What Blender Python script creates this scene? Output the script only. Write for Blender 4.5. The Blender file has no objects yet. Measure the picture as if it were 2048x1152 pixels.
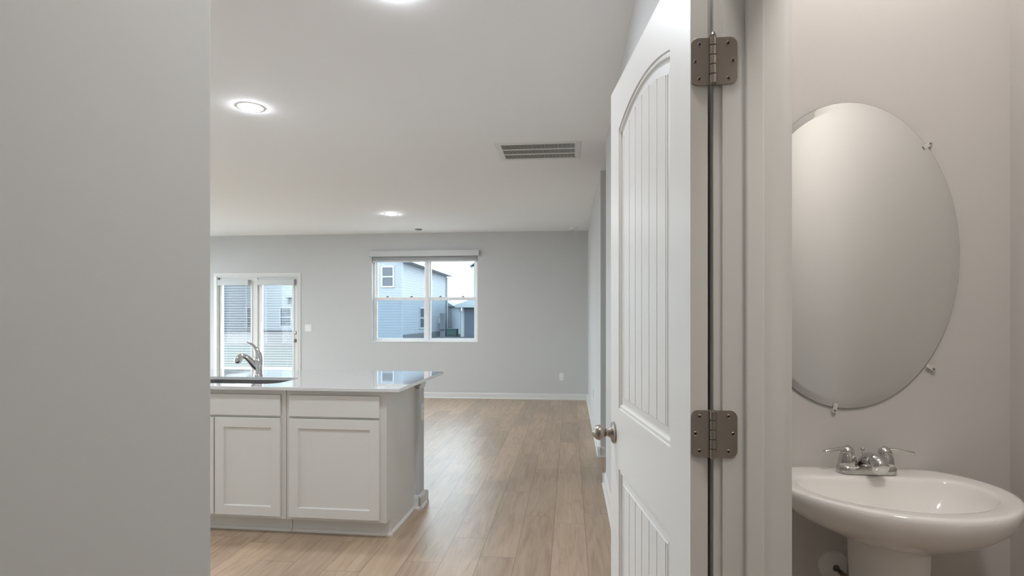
import bpy, bmesh, math, random
from mathutils import Vector, Matrix, Euler

# ------------------------------------------------------------------ camera, sky, exposure
S = bpy.context.scene
COL = S.collection
PI = math.pi
YAW = math.atan(116 / 1157)
cam_d = bpy.data.cameras.new('camera')
cam = bpy.data.objects.new('camera', cam_d)
COL.objects.link(cam)
cam.location = (0, 0, 1.334)
cam.rotation_euler = (PI / 2, 0, YAW)
cam_d.sensor_width = 36
cam_d.lens = 36 * 1157 / 2048
cam_d.shift_y = 59 / 2048
cam_d.clip_start = 0.02
cam_d.clip_end = 400
S.camera = cam

world = bpy.data.worlds.new('overcast_sky')
S.world = world
world.use_nodes = True
bg = world.node_tree.nodes['Background']
bg.inputs['Color'].default_value = (0.86, 0.95, 1.0, 1)
bg.inputs['Strength'].default_value = 7.2

S.view_settings.view_transform = 'Standard'
S.view_settings.look = 'None'
S.view_settings.exposure = 0.15
S.view_settings.gamma = 1.0
S.view_settings.use_curve_mapping = False
try:
    S.cycles.max_bounces = 14
    S.cycles.diffuse_bounces = 8
    S.cycles.glossy_bounces = 6
    S.cycles.transparent_max_bounces = 16
    S.cycles.sample_clamp_indirect = 6
except Exception:
    pass

CAN_POWER = 360.0        # emission strength of the recessed lights
VANITY_POWER = 9.0
DOME_POWER = 50.0

# ------------------------------------------------------------------ materials
def lin(r, g=None, b=None):
    if g is None:
        g = b = r
    def f(v):
        v /= 255.0
        return v / 12.92 if v <= 0.04045 else ((v + 0.055) / 1.055) ** 2.4
    return (f(r), f(g), f(b), 1)

def new_mat(name):
    m = bpy.data.materials.new(name)
    m.use_nodes = True
    return m, m.node_tree.nodes, m.node_tree.links

def mat(name, col, rough=0.5, metal=0.0, spec=0.5, bump=0.0, bscale=150.0, vary=0.0, coat=0.0):
    m, N, L = new_mat(name)
    b = N['Principled BSDF']
    b.inputs['Base Color'].default_value = col
    b.inputs['Roughness'].default_value = rough
    b.inputs['Metallic'].default_value = metal
    b.inputs['Specular IOR Level'].default_value = spec
    b.inputs['Coat Weight'].default_value = coat
    b.inputs['Coat Roughness'].default_value = 0.03
    tc = N.new('ShaderNodeTexCoord')
    nz = N.new('ShaderNodeTexNoise')
    nz.inputs['Scale'].default_value = bscale
    nz.inputs['Detail'].default_value = 3
    L.new(tc.outputs['Object'], nz.inputs['Vector'])
    if bump:
        bp = N.new('ShaderNodeBump')
        bp.inputs['Strength'].default_value = bump
        bp.inputs['Distance'].default_value = 0.002
        L.new(nz.outputs['Fac'], bp.inputs['Height'])
        L.new(bp.outputs['Normal'], b.inputs['Normal'])
    if vary:
        mx = N.new('ShaderNodeMix')
        mx.data_type = 'RGBA'
        mx.inputs['A'].default_value = tuple(c * (1 - vary) for c in col[:3]) + (1,)
        mx.inputs['B'].default_value = tuple(min(1, c * (1 + vary)) for c in col[:3]) + (1,)
        L.new(nz.outputs['Fac'], mx.inputs['Factor'])
        L.new(mx.outputs['Result'], b.inputs['Base Color'])
    return m

def emis(name, col, strength):
    m, N, L = new_mat(name)
    N.remove(N['Principled BSDF'])
    e = N.new('ShaderNodeEmission')
    e.inputs['Color'].default_value = col
    e.inputs['Strength'].default_value = strength
    L.new(e.outputs[0], N['Material Output'].inputs['Surface'])
    return m

def pane_mat(name, tint, refl):
    m, N, L = new_mat(name)
    N.remove(N['Principled BSDF'])
    t = N.new('ShaderNodeBsdfTransparent')
    t.inputs['Color'].default_value = tint
    g = N.new('ShaderNodeBsdfGlossy')
    g.inputs['Roughness'].default_value = 0.0
    g.inputs['Color'].default_value = (1, 1, 1, 1)
    mx = N.new('ShaderNodeMixShader')
    mx.inputs['Fac'].default_value = refl
    L.new(t.outputs[0], mx.inputs[1])
    L.new(g.outputs[0], mx.inputs[2])
    L.new(mx.outputs[0], N['Material Output'].inputs['Surface'])
    return m

def plank_mat():
    m, N, L = new_mat('oak_vinyl_planks')
    b = N['Principled BSDF']
    def math_n(op, a, c=None):
        n = N.new('ShaderNodeMath'); n.operation = op
        for i, v in enumerate((a, c)):
            if v is None: continue
            if isinstance(v, (int, float)): n.inputs[i].default_value = v
            else: L.new(v, n.inputs[i])
        return n.outputs[0]
    tc = N.new('ShaderNodeTexCoord')
    sp = N.new('ShaderNodeSeparateXYZ')
    L.new(tc.outputs['Object'], sp.inputs[0])
    W, LEN = 0.1985, 1.22
    rx = math_n('DIVIDE', math_n('ADD', sp.outputs['X'], 0.103), W)
    row = math_n('FLOOR', rx)
    wn = N.new('ShaderNodeTexWhiteNoise'); wn.noise_dimensions = '1D'
    L.new(row, wn.inputs['W'])
    ry = math_n('ADD', math_n('DIVIDE', sp.outputs['Y'], LEN), math_n('MULTIPLY', wn.outputs['Value'], 5.0))
    pl = math_n('FLOOR', ry)
    cmb = N.new('ShaderNodeCombineXYZ')
    L.new(row, cmb.inputs[0]); L.new(pl, cmb.inputs[1])
    wn2 = N.new('ShaderNodeTexWhiteNoise'); wn2.noise_dimensions = '3D'
    L.new(cmb.outputs[0], wn2.inputs['Vector'])
    # seams
    fx = math_n('FRACT', rx); fy = math_n('FRACT', ry)
    ex = math_n('MULTIPLY', math_n('MINIMUM', fx, math_n('SUBTRACT', 1.0, fx)), W)
    ey = math_n('MULTIPLY', math_n('MINIMUM', fy, math_n('SUBTRACT', 1.0, fy)), LEN)
    edge = math_n('MINIMUM', ex, ey)
    seam = math_n('LESS_THAN', edge, 0.0013)
    # grain, stretched along the plank and shifted per plank
    off = N.new('ShaderNodeVectorMath'); off.operation = 'MULTIPLY_ADD'
    L.new(wn2.outputs['Color'], off.inputs[0]); off.inputs[1].default_value = (7, 31, 5)
    L.new(tc.outputs['Object'], off.inputs[2])
    mp = N.new('ShaderNodeMapping'); mp.inputs['Scale'].default_value = (9, 0.9, 1)
    L.new(off.outputs[0], mp.inputs['Vector'])
    g1 = N.new('ShaderNodeTexNoise'); g1.inputs['Scale'].default_value = 2.2; g1.inputs['Detail'].default_value = 7
    g1.inputs['Roughness'].default_value = 0.62; g1.inputs['Distortion'].default_value = 0.9
    L.new(mp.outputs[0], g1.inputs['Vector'])
    mp2 = N.new('ShaderNodeMapping'); mp2.inputs['Scale'].default_value = (60, 2.2, 1)
    L.new(off.outputs[0], mp2.inputs['Vector'])
    g2 = N.new('ShaderNodeTexNoise'); g2.inputs['Scale'].default_value = 2.0; g2.inputs['Detail'].default_value = 3
    L.new(mp2.outputs[0], g2.inputs['Vector'])
    r1 = N.new('ShaderNodeValToRGB')
    cr = r1.color_ramp
    cr.elements[0].position = 0.28; cr.elements[0].color = FLOOR_DARK
    cr.elements[1].position = 0.72; cr.elements[1].color = FLOOR_LIGHT
    e = cr.elements.new(0.48); e.color = FLOOR_MID
    mixv = math_n('ADD', math_n('MULTIPLY', g1.outputs['Fac'], 0.75), math_n('MULTIPLY', g2.outputs['Fac'], 0.25))
    L.new(mixv, r1.inputs['Fac'])
    hsv = N.new('ShaderNodeHueSaturation')
    L.new(r1.outputs[0], hsv.inputs['Color'])
    L.new(math_n('ADD', math_n('MULTIPLY', wn2.outputs['Value'], 0.30), 0.86), hsv.inputs['Value'])
    mx = N.new('ShaderNodeMix'); mx.data_type = 'RGBA'
    L.new(seam, mx.inputs['Factor'])
    L.new(hsv.outputs[0], mx.inputs['A'])
    mx.inputs['B'].default_value = (0.10, 0.075, 0.055, 1)
    L.new(mx.outputs['Result'], b.inputs['Base Color'])
    b.inputs['Roughness'].default_value = 0.36
    b.inputs['Specular IOR Level'].default_value = 1.0
    bp = N.new('ShaderNodeBump'); bp.inputs['Strength'].default_value = 0.08; bp.inputs['Distance'].default_value = 0.001
    L.new(mixv, bp.inputs['Height'])
    L.new(bp.outputs[0], b.inputs['Normal'])
    return m

FLOOR_DARK = lin(140, 115, 91)
FLOOR_MID = lin(169, 145, 120)
FLOOR_LIGHT = lin(189, 167, 144)

M = {}
M['wall'] = mat('wall_paint_grey', lin(198, 198, 197), 0.75, spec=0.25, bump=0.05, bscale=260)
M['bathwall'] = mat('bathroom_wall_paint', lin(204, 201, 198), 0.75, spec=0.25, bump=0.05, bscale=260)
M['ceil'] = mat('ceiling_paint_white', lin(242, 242, 242), 0.85, spec=0.2, bump=0.08, bscale=180)
M['trim'] = mat('trim_paint_white', lin(215, 214, 211), 0.35, spec=0.45, bump=0.02, bscale=90)
M['doorpaint'] = mat('door_paint_white', lin(219, 217, 213), 0.38, spec=0.45, bump=0.03, bscale=120)
M['cab'] = mat('cabinet_paint_white', lin(215, 213, 208), 0.38, spec=0.45, bump=0.02, bscale=120)
M['quartz'] = mat('white_quartz', lin(212, 212, 210), 0.03, spec=0.6, vary=0.03, bscale=40, coat=0.8)
M['sinksteel'] = mat('dark_brushed_sink_steel', (0.17, 0.165, 0.16, 1), 0.35, 1.0, bump=0.05, bscale=400)
M['steel'] = mat('brushed_steel', (0.30, 0.29, 0.28, 1), 0.3, 1.0, bump=0.05, bscale=400)
M['nickel'] = mat('satin_nickel', (0.36, 0.32, 0.285, 1), 0.34, 1.0, bump=0.03, bscale=500)
M['screw'] = mat('bright_screw_metal', (0.55, 0.51, 0.46, 1), 0.3, 1.0)
M['chrome'] = mat('polished_chrome', (0.62, 0.62, 0.61, 1), 0.06, 1.0)
M['dark'] = mat('dark_recess', lin(22), 0.6)
M['china'] = mat('white_vitreous_china', lin(244, 242, 239), 0.08, spec=0.55, vary=0.01, bscale=8, coat=0.4)
M['mirror'] = mat('silvered_mirror', (0.86, 0.87, 0.86, 1), 0.0, 1.0)
M['mirror_edge'] = mat('mirror_edge_glass', lin(52, 52, 48), 0.2)
M['clear'] = mat('clear_plastic', lin(206, 203, 198), 0.12, spec=0.5)
M['vinyl'] = mat('white_vinyl', lin(230, 231, 231), 0.35, spec=0.4, bump=0.01)
M['slat'] = mat('white_blind_slat', lin(198, 199, 199), 0.4, spec=0.4)
M['plastic'] = mat('white_plastic', lin(226, 226, 224), 0.4, spec=0.45)
M['grille_dark'] = mat('vent_interior_dark', lin(70), 0.8)
M['glass'] = pane_mat('clear_window_glass', (0.95, 0.97, 0.98, 1), 0.012)
M['screened'] = pane_mat('screened_window_glass', (0.74, 0.80, 0.84, 1), 0.012)
M['can'] = emis('recessed_light_lens', (0.93, 0.985, 1.075, 1), CAN_POWER)
M['can_hall'] = emis('hall_light_lens', (1.0, 0.97, 0.92, 1), CAN_POWER * 0.44)  # for the added fill lamp over the hall
M['can_rear'] = emis('rear_hall_light_lens', (1.0, 0.97, 0.92, 1), CAN_POWER * 0.06)  # for the added fill lamp at the rear of the hall
M['globe'] = emis('vanity_globe_glow', (1.0, 0.94, 0.89, 1), VANITY_POWER)
M['dome'] = emis('ceiling_dome_glow', (1.0, 0.945, 0.895, 1), DOME_POWER)
M['floor'] = plank_mat()
M['concrete'] = mat('pale_concrete', lin(140, 140, 140), 0.85, bump=0.1, bscale=20, vary=0.04)
M['grass'] = mat('thin_lawn', lin(44, 52, 50), 0.95, bump=0.4, bscale=30, vary=0.35)
M['soil'] = mat('dark_mulch_soil', lin(58, 58, 61), 0.95, bump=0.5, bscale=8, vary=0.2)
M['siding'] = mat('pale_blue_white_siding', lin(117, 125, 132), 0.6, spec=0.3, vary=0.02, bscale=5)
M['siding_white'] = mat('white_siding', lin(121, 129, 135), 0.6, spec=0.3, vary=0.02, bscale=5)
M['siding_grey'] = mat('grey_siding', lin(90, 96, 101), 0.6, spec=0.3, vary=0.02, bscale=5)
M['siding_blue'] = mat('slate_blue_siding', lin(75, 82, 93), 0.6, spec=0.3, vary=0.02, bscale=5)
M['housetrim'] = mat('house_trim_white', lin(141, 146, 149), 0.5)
M['shingle'] = mat('grey_roof_shingle', lin(100, 107, 112), 0.9, bump=0.5, bscale=9, vary=0.15)
M['housepane'] = mat('dark_house_glass', lin(62, 70, 78), 0.25, spec=0.3)
M['darkwood'] = mat('dark_weathered_post', lin(62, 66, 73), 0.8, vary=0.1, bscale=6)
M['greenbox'] = mat('green_painted_metal', lin(76, 108, 106), 0.5)
M['basefound'] = mat('dark_foundation_block', lin(70, 73, 78), 0.9, bump=0.3, bscale=4)

# ------------------------------------------------------------------ mesh builder
class MB:
    def __init__(self):
        self.bm = bmesh.new()
        self.M = Matrix.Identity(4)
    def v(self, p):
        return self.bm.verts.new(self.M @ Vector(p))
    def face(self, vs):
        try:
            return self.bm.faces.new(vs)
        except ValueError:
            return None
    def box(self, x0, x1, y0, y1, z0, z1):
        P = [self.v(p) for p in ((x0,y0,z0),(x1,y0,z0),(x1,y1,z0),(x0,y1,z0),(x0,y0,z1),(x1,y0,z1),(x1,y1,z1),(x0,y1,z1))]
        for f in ((3,2,1,0),(4,5,6,7),(0,1,5,4),(1,2,6,5),(2,3,7,6),(3,0,4,7)):
            self.face([P[i] for i in f])
        return self
    def quad(self, *pts):
        self.face([self.v(p) for p in pts]); return self
    def loft(self, rings, closed=True, cap0=False, cap1=False):
        R = [[self.v(p) for p in r] for r in rings]
        n = len(R[0])
        for a, b in zip(R, R[1:]):
            for i in range(n if closed else n - 1):
                j = (i + 1) % n
                self.face([a[i], a[j], b[j], b[i]])
        if cap0: self.face(list(reversed(R[0])))
        if cap1: self.face(R[-1])
        return self
    def lathe(self, prof, seg=32, axis='Z', origin=(0, 0, 0), cap=True):
        rings = []
        for r, h in prof:
            ring = []
            for k in range(seg):
                a = 2 * PI * k / seg
                p = (r * math.cos(a), r * math.sin(a), h)
                if axis == 'X': p = (h, p[0], p[1])
                elif axis == 'Y': p = (p[1], h, p[0])
                ring.append((p[0] + origin[0], p[1] + origin[1], p[2] + origin[2]))
            rings.append(ring)
        return self.loft(rings, True, cap, cap)
    def tube(self, path, radii, seg=16, flat=None, cap=True):
        P = [Vector(p) for p in path]
        if not isinstance(radii, (list, tuple)): radii = [radii] * len(P)
        rings = []
        up = None
        for i, p in enumerate(P):
            t = (P[min(i + 1, len(P) - 1)] - P[max(i - 1, 0)]).normalized()
            if up is None:
                up = Vector((0, 0, 1)) if abs(t.z) < 0.9 else Vector((0, 1, 0))
            side = t.cross(up).normalized()
            up = side.cross(t).normalized()
            r = radii[i]
            rs, ru = (r if isinstance(r, tuple) else (r, r))
            rings.append([tuple(p + side * rs * math.cos(2*PI*k/seg) + up * ru * math.sin(2*PI*k/seg)) for k in range(seg)])
        return self.loft(rings, True, cap, cap)
    def prism(self, poly, p0, p1, n, up=(0, 0, 1)):
        """extrude a profile of (offset along n, height along up) from p0 to p1"""
        n = Vector(n); up = Vector(up)
        rings = [[tuple(Vector(p) + n * o + up * z) for o, z in poly] for p in (p0, p1)]
        return self.loft(rings, True, True, True)
    def build(self, name, m, parent=None, smooth=False, bevel=0.0, seg=2, angle=40, subsurf=0):
        bmesh.ops.recalc_face_normals(self.bm, faces=self.bm.faces)
        me = bpy.data.meshes.new(name)
        self.bm.to_mesh(me); self.bm.free()
        me.materials.append(M[m] if isinstance(m, str) else m)
        if smooth:
            for p in me.polygons: p.use_smooth = True
            me.set_sharp_from_angle(angle=math.radians(angle))
        o = bpy.data.objects.new(name, me)
        COL.objects.link(o)
        if parent is not None: o.parent = parent
        if bevel:
            b = o.modifiers.new('bevel', 'BEVEL'); b.width = bevel; b.segments = seg; b.limit_method = 'ANGLE'
            b.angle_limit = math.radians(40)
        if subsurf:
            s = o.modifiers.new('subsurf', 'SUBSURF'); s.levels = s.render_levels = subsurf
        return o

def tag(o, label, cat, group=None, kind=None):
    o['label'] = label; o['category'] = cat
    if group: o['group'] = group
    if kind: o['kind'] = kind
    return o

def thing(name, label, cat, loc=(0, 0, 0), rz=0.0, group=None, kind=None):
    o = bpy.data.objects.new(name, None)
    o.empty_display_size = 0.05
    COL.objects.link(o)
    o.location = loc; o.rotation_euler = (0, 0, rz)
    return tag(o, label, cat, group, kind)

def copy_tree(o, parent=None):
    c = o.copy(); COL.objects.link(c)
    if parent is not None: c.parent = parent
    for ch in list(o.children): copy_tree(ch, c)
    return c

def struct(name, mb, m, label, cat, bevel=0.0, smooth=False):
    return tag(mb.build(name, m, None, smooth=smooth, bevel=bevel), label, cat, kind='structure')

# ------------------------------------------------------------------ room shell
H = 2.741
struct('floor', MB().box(-7.42, 2.32, -1.72, 9.57, -0.10, 0.0), 'floor', 'grey-brown oak-look plank floor running through hall, kitchen and living room', 'floor')
struct('ceiling', MB().box(-7.42, 2.32, -1.72, 9.57, H, H + 0.10), 'ceil', 'flat white painted ceiling with recessed lights', 'ceiling')

WX0, WX1, WZ0, WZ1 = -3.308, -1.517, 0.925, 2.40         # window opening
DX0, DX1, DZ1 = -6.065, -4.605, 2.045                     # patio door opening
mb = MB()
YB, YO = 9.43, 9.57
for a in ((-7.30, DX0, 0, H), (DX0, DX1, DZ1, H), (DX1, WX0, 0, H), (WX0, WX1, 0, WZ0), (WX0, WX1, WZ1, H), (WX1, 2.2, 0, H)):
    mb.box(a[0], a[1], YB, YO, a[2], a[3])
struct('wall_back', mb, 'wall', 'grey far living room wall holding the window and patio door', 'wall')
LW = [(2.0, 4.9, 0.20, 2.45), (5.4, 9.1, 0.10, 2.50)]       # daylight openings added in the left wall: y0, y1, z0, z1
mb = MB()
yy = 1.10
for a, b, c, d in LW:
    mb.box(-7.42, -7.30, yy, a, 0, H); mb.box(-7.42, -7.30, a, b, 0, c); mb.box(-7.42, -7.30, a, b, d, H); yy = b
mb.box(-7.42, -7.30, yy, YO, 0, H)
struct('wall_left', mb, 'wall', 'grey left outer wall of the living room and kitchen', 'wall')
mb = MB()
mb.box(0.290, 0.410, 5.60, YB, 0, H); mb.box(0.410, 2.20, 5.60, 5.72, 0, H)
struct('wall_right', mb, 'wall', 'grey right living room wall beyond the side opening', 'wall', bevel=0.003)
JY0, JY1, JZ = 0.345, 1.138, 2.062                         # rough opening of the bathroom doorway
HX0, HX1 = 0.285, 0.397
mb = MB()
mb.box(HX0, HX1, -1.6, JY0, 0, H); mb.box(HX0, HX1, JY0, JY1, JZ, H); mb.box(HX0, HX1, JY1, 4.67, 0, H)
mb.box(HX1, 2.20, 4.55, 4.67, 0, H)
struct('wall_hall_right', mb, 'wall', 'grey hall wall behind the open white door', 'wall')
struct('wall_stair', MB().box(2.20, 2.32, 4.55, YO, 0, H), 'wall', 'grey end wall of the side passage', 'wall')
struct('wall_hall_left', MB().box(-0.92, -0.80, -1.6, 1.222, 0, H), 'wall', 'close grey hall wall filling the left of the photo', 'wall', bevel=0.004)
struct('wall_kitchen', MB().box(-7.30, -0.92, 1.10, 1.222, 0, H), 'wall', 'grey kitchen wall round the corner from the hall', 'wall')
struct('wall_hall_rear', MB().box(-0.92, HX1, -1.72, -1.6, 0, H), 'wall', 'grey wall at the rear end of the hall', 'wall')
BX1, BY1, BY0 = 1.284, 1.833, -1.20
struct('wall_bathroom_back', MB().box(HX1, 1.40, BY1, BY1 + 0.12, 0, H), 'bathwall', 'warm grey bathroom wall behind the oval mirror and pedestal sink', 'wall')
struct('wall_bathroom_right', MB().box(BX1, 1.40, BY0, BY1, 0, H), 'bathwall', 'warm grey bathroom side wall at the right edge of the photo', 'wall')
struct('wall_bathroom_front', MB().box(HX1, 1.40, BY0 - 0.12, BY0, 0, H), 'bathwall', 'warm grey bathroom wall opposite the mirror', 'wall')

# baseboards with shoe moulding
BASE = [(0, 0), (0.029, 0), (0.029, 0.008), (0.024, 0.016), (0.014, 0.019), (0.014, 0.078), (0.011, 0.083), (0.008, 0.092), (0, 0.095)]
def baseboard(name, runs, label):
    mb = MB()
    for p0, p1, n in runs:
        mb.prism(BASE, (p0[0], p0[1], 0), (p1[0], p1[1], 0), (n[0], n[1], 0))
    return struct(name, mb, 'trim', label, 'baseboard')
baseboard('baseboard_back', [((-4.54, YB), (0.29, YB), (0, -1)), ((-7.30, YB), (-6.13, YB), (0, -1))], 'white baseboard along the far living room wall')
baseboard('baseboard_right', [((0.29, 5.575), (0.29, YB), (-1, 0)), ((0.262, 5.60), (2.20, 5.60), (0, -1))], 'white baseboard along the right living room wall and its corner')
baseboard('baseboard_hall_right', [((HX0, 1.20), (HX0, 4.696), (-1, 0)), ((0.258, 4.67), (2.20, 4.67), (0, 1))], 'white baseboard on the hall wall seen just past the open door')
baseboard('baseboard_hall_left', [((-0.80, -1.6), (-0.80, 1.24), (1, 0)), ((-7.30, 1.222), (-0.775, 1.222), (0, 1))], 'white baseboard along the close left hall wall')
baseboard('baseboard_bathroom', [((HX1, BY1), (BX1, BY1), (0, -1)), ((BX1, BY0), (BX1, BY1), (-1, 0))], 'white baseboard around the bathroom floor')

# ------------------------------------------------------------------ bathroom doorway trim
mb = MB()
mb.box(HX0, HX1, 1.120, 1.138, 0, 2.044); mb.box(HX0, HX1, 0.345, 0.363, 0, 2.044); mb.box(HX0, HX1, 0.345, 1.138, 2.044, 2.062)
struct('trim_1', mb, 'trim', 'white door jamb lining the bathroom doorway', 'door jamb')
mb = MB()
mb.box(0.325, 0.357, 1.108, 1.120, 0, 2.044); mb.box(0.325, 0.357, 0.363, 0.375, 0, 2.044); mb.box(0.325, 0.357, 0.375, 1.108, 2.032, 2.044)
struct('trim_2', mb, 'trim', 'narrow white door stop strip on the bathroom jamb', 'door stop', bevel=0.003)
CAS = [(0, 0), (0, 0.015), (0.008, 0.0155), (0.014, 0.013), (0.022, 0.0115), (0.050, 0.0095), (0.057, 0.008), (0.060, 0.005), (0.060, 0)]
def casing_doorway(name, x, nx, label):
    mb = MB()
    prof = [(b, a) for a, b in CAS]       # offset from wall, distance from opening
    mb.prism(prof, (x, 1.126, 0), (x, 1.126, 2.050), (nx, 0, 0), (0, 1, 0))
    mb.prism(prof, (x, 0.357, 0), (x, 0.357, 2.050), (nx, 0, 0), (0, -1, 0))
    mb.prism(prof, (x, 0.297, 2.050), (x, 1.186, 2.050), (nx, 0, 0), (0, 0, 1))
    return struct(name, mb, 'trim', label, 'door casing')
casing_doorway('trim_3', HX0, -1, 'white casing on the hall side of the bathroom doorway')
casing_doorway('trim_4', HX1, 1, 'white casing on the bathroom side of the doorway')

# ------------------------------------------------------------------ open panel door
DW, DT, DH0, DH1 = 0.766, 0.033, 0.012, 2.046
DA = math.atan2(0.99228, -0.12403)
door = thing('door_1', 'open white arched two-panel plank door on nickel hinges', 'door', (0.226, 1.120, 0), DA, kind='structure')
# local: x = along the door from the hinge edge, y = -thickness .. 0 (visible face at y=0 looks to +y), z up
PU0, PU1 = 0.129, 0.648
def arch(u, inset, base, rise):
    t = (u - (PU0 + PU1) / 2) / ((PU1 - PU0) / 2)
    return base + rise * (1 - t * t) - inset
def door_face(mb, y0, sgn):
    """one moulded face; y0 is the face plane, sgn the outward direction"""
    NS = 24
    us = [PU0 + (PU1 - PU0) * i / NS for i in range(NS + 1)]
    Z1b, Z1t, R1 = 1.060, 1.900, 0.042
    Z2b, Z2t = 0.215, 0.879
    q = lambda a, b, c, d: mb.quad((a[0], y0, a[1]), (b[0], y0, b[1]), (c[0], y0, c[1]), (d[0], y0, d[1]))
    q((0, DH0), (PU0, DH0), (PU0, DH1), (0, DH1)); q((PU1, DH0), (DW, DH0), (DW, DH1), (PU1, DH1))
    q((PU0, DH0), (PU1, DH0), (PU1, Z2b), (PU0, Z2b)); q((PU0, Z2t), (PU1, Z2t), (PU1, Z1b), (PU0, Z1b))
    for a, b in zip(us, us[1:]):
        q((a, arch(a, 0, Z1t, R1)), (b, arch(b, 0, Z1t, R1)), (b, DH1), (a, DH1))
    prof = [(0, 0), (0.002, -0.0045), (0.006, -0.003), (0.010, -0.003), (0.014, -0.0085), (0.018, -0.0095), (0.036, -0.0070), (0.038, -0.0050)]
    for zb, zt, rise in ((Z1b, Z1t, R1), (Z2b, Z2t, 0.0)):
        rings = []
        for ins, dep in prof:
            r = [(PU0 + ins, y0 + sgn * dep, zb + ins), (PU1 - ins, y0 + sgn * dep, zb + ins)]
            for i in range(NS, -1, -1):
                u = PU0 + ins + (PU1 - PU0 - 2 * ins) * i / NS
                r.append((u, y0 + sgn * dep, arch(PU0 + (PU1 - PU0) * i / NS, ins, zt, rise)))
            rings.append(r)
        mb.loft(rings, True)
        ins, dep = prof[-1]
        a, b = PU0 + ins, PU1 - ins
        cols = [a]
        gs = [0.177 + 0.0705 * k for k in range(7)]
        for g in gs:
            if a + 0.003 < g < b - 0.003: cols += [g - 0.0030, g, g + 0.0030]
        cols.append(b)
        fine = []
        for c0, c1 in zip(cols, cols[1:]):
            n = 4 if c1 - c0 > 0.02 else 1
            fine += [c0 + (c1 - c0) * i / n for i in range(n)]
        fine.append(b)
        def dp(u):
            return dep - 0.0060 if any(abs(u - g) < 1e-6 for g in gs) else dep
        def top(u):
            t = (u - a) / (b - a)
            return arch(PU0 + (PU1 - PU0) * t, ins, zt, rise)
        for u0, u1 in zip(fine, fine[1:]):
            mb.quad((u0, y0 + sgn * dp(u0), zb + ins), (u1, y0 + sgn * dp(u1), zb + ins), (u1, y0 + sgn * dp(u1), top(u1)), (u0, y0 + sgn * dp(u0), top(u0)))
mb = MB()
door_face(mb, 0.0, 1); door_face(mb, -DT, -1)
mb.quad((0, 0, DH0), (0, -DT, DH0), (0, -DT, DH1), (0, 0, DH1)); mb.quad((DW, 0, DH0), (DW, -DT, DH0), (DW, -DT, DH1), (DW, 0, DH1))
mb.quad((0, 0, DH0), (DW, 0, DH0), (DW, -DT, DH0), (0, -DT, DH0)); mb.quad((0, 0, DH1), (DW, 0, DH1), (DW, -DT, DH1), (0, -DT, DH1))
bmesh.ops.remove_doubles(mb.bm, verts=mb.bm.verts, dist=1e-5)
mb.build('door_leaf', 'doorpaint', door)
# knobs, both sides
KU, KZ = 0.712, 0.976
prof = [(0.0, 0), (0.032, 0), (0.033, 0.002), (0.033, 0.006), (0.029, 0.009), (0.018, 0.012), (0.0145, 0.016), (0.0125, 0.021), (0.011, 0.0225), (0.011, 0.026), (0.0125, 0.0265),
        (0.016, 0.030), (0.0205, 0.035), (0.0228, 0.041), (0.0235, 0.047), (0.0225, 0.053), (0.0195, 0.059), (0.0140, 0.0645), (0.0070, 0.0675), (0.0065, 0.0685), (0.0035, 0.070), (0.0, 0.070)]
for y0, sg in ((0.0, 1), (-DT, -1)):
    mb = MB()
    mb.lathe([(r, y0 + sg * h) for r, h in prof[:9]], 32, 'Y', (KU, 0, KZ), cap=False)
    pk = mb.build('door_knob', 'nickel', door, smooth=True, angle=50); pk['label'] = 'round satin nickel knob'
    mb = MB()
    mb.lathe([(r, y0 + sg * h) for r, h in prof[8:]], 32, 'Y', (KU, 0, KZ), cap=False)
    mb.build('knob_ball', 'nickel', pk, smooth=True, angle=70)
mb = MB(); mb.box(DW, DW + 0.002, -0.028, -0.005, KZ - 0.028, KZ + 0.028); mb.build('latch_plate', 'nickel', door)
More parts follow.
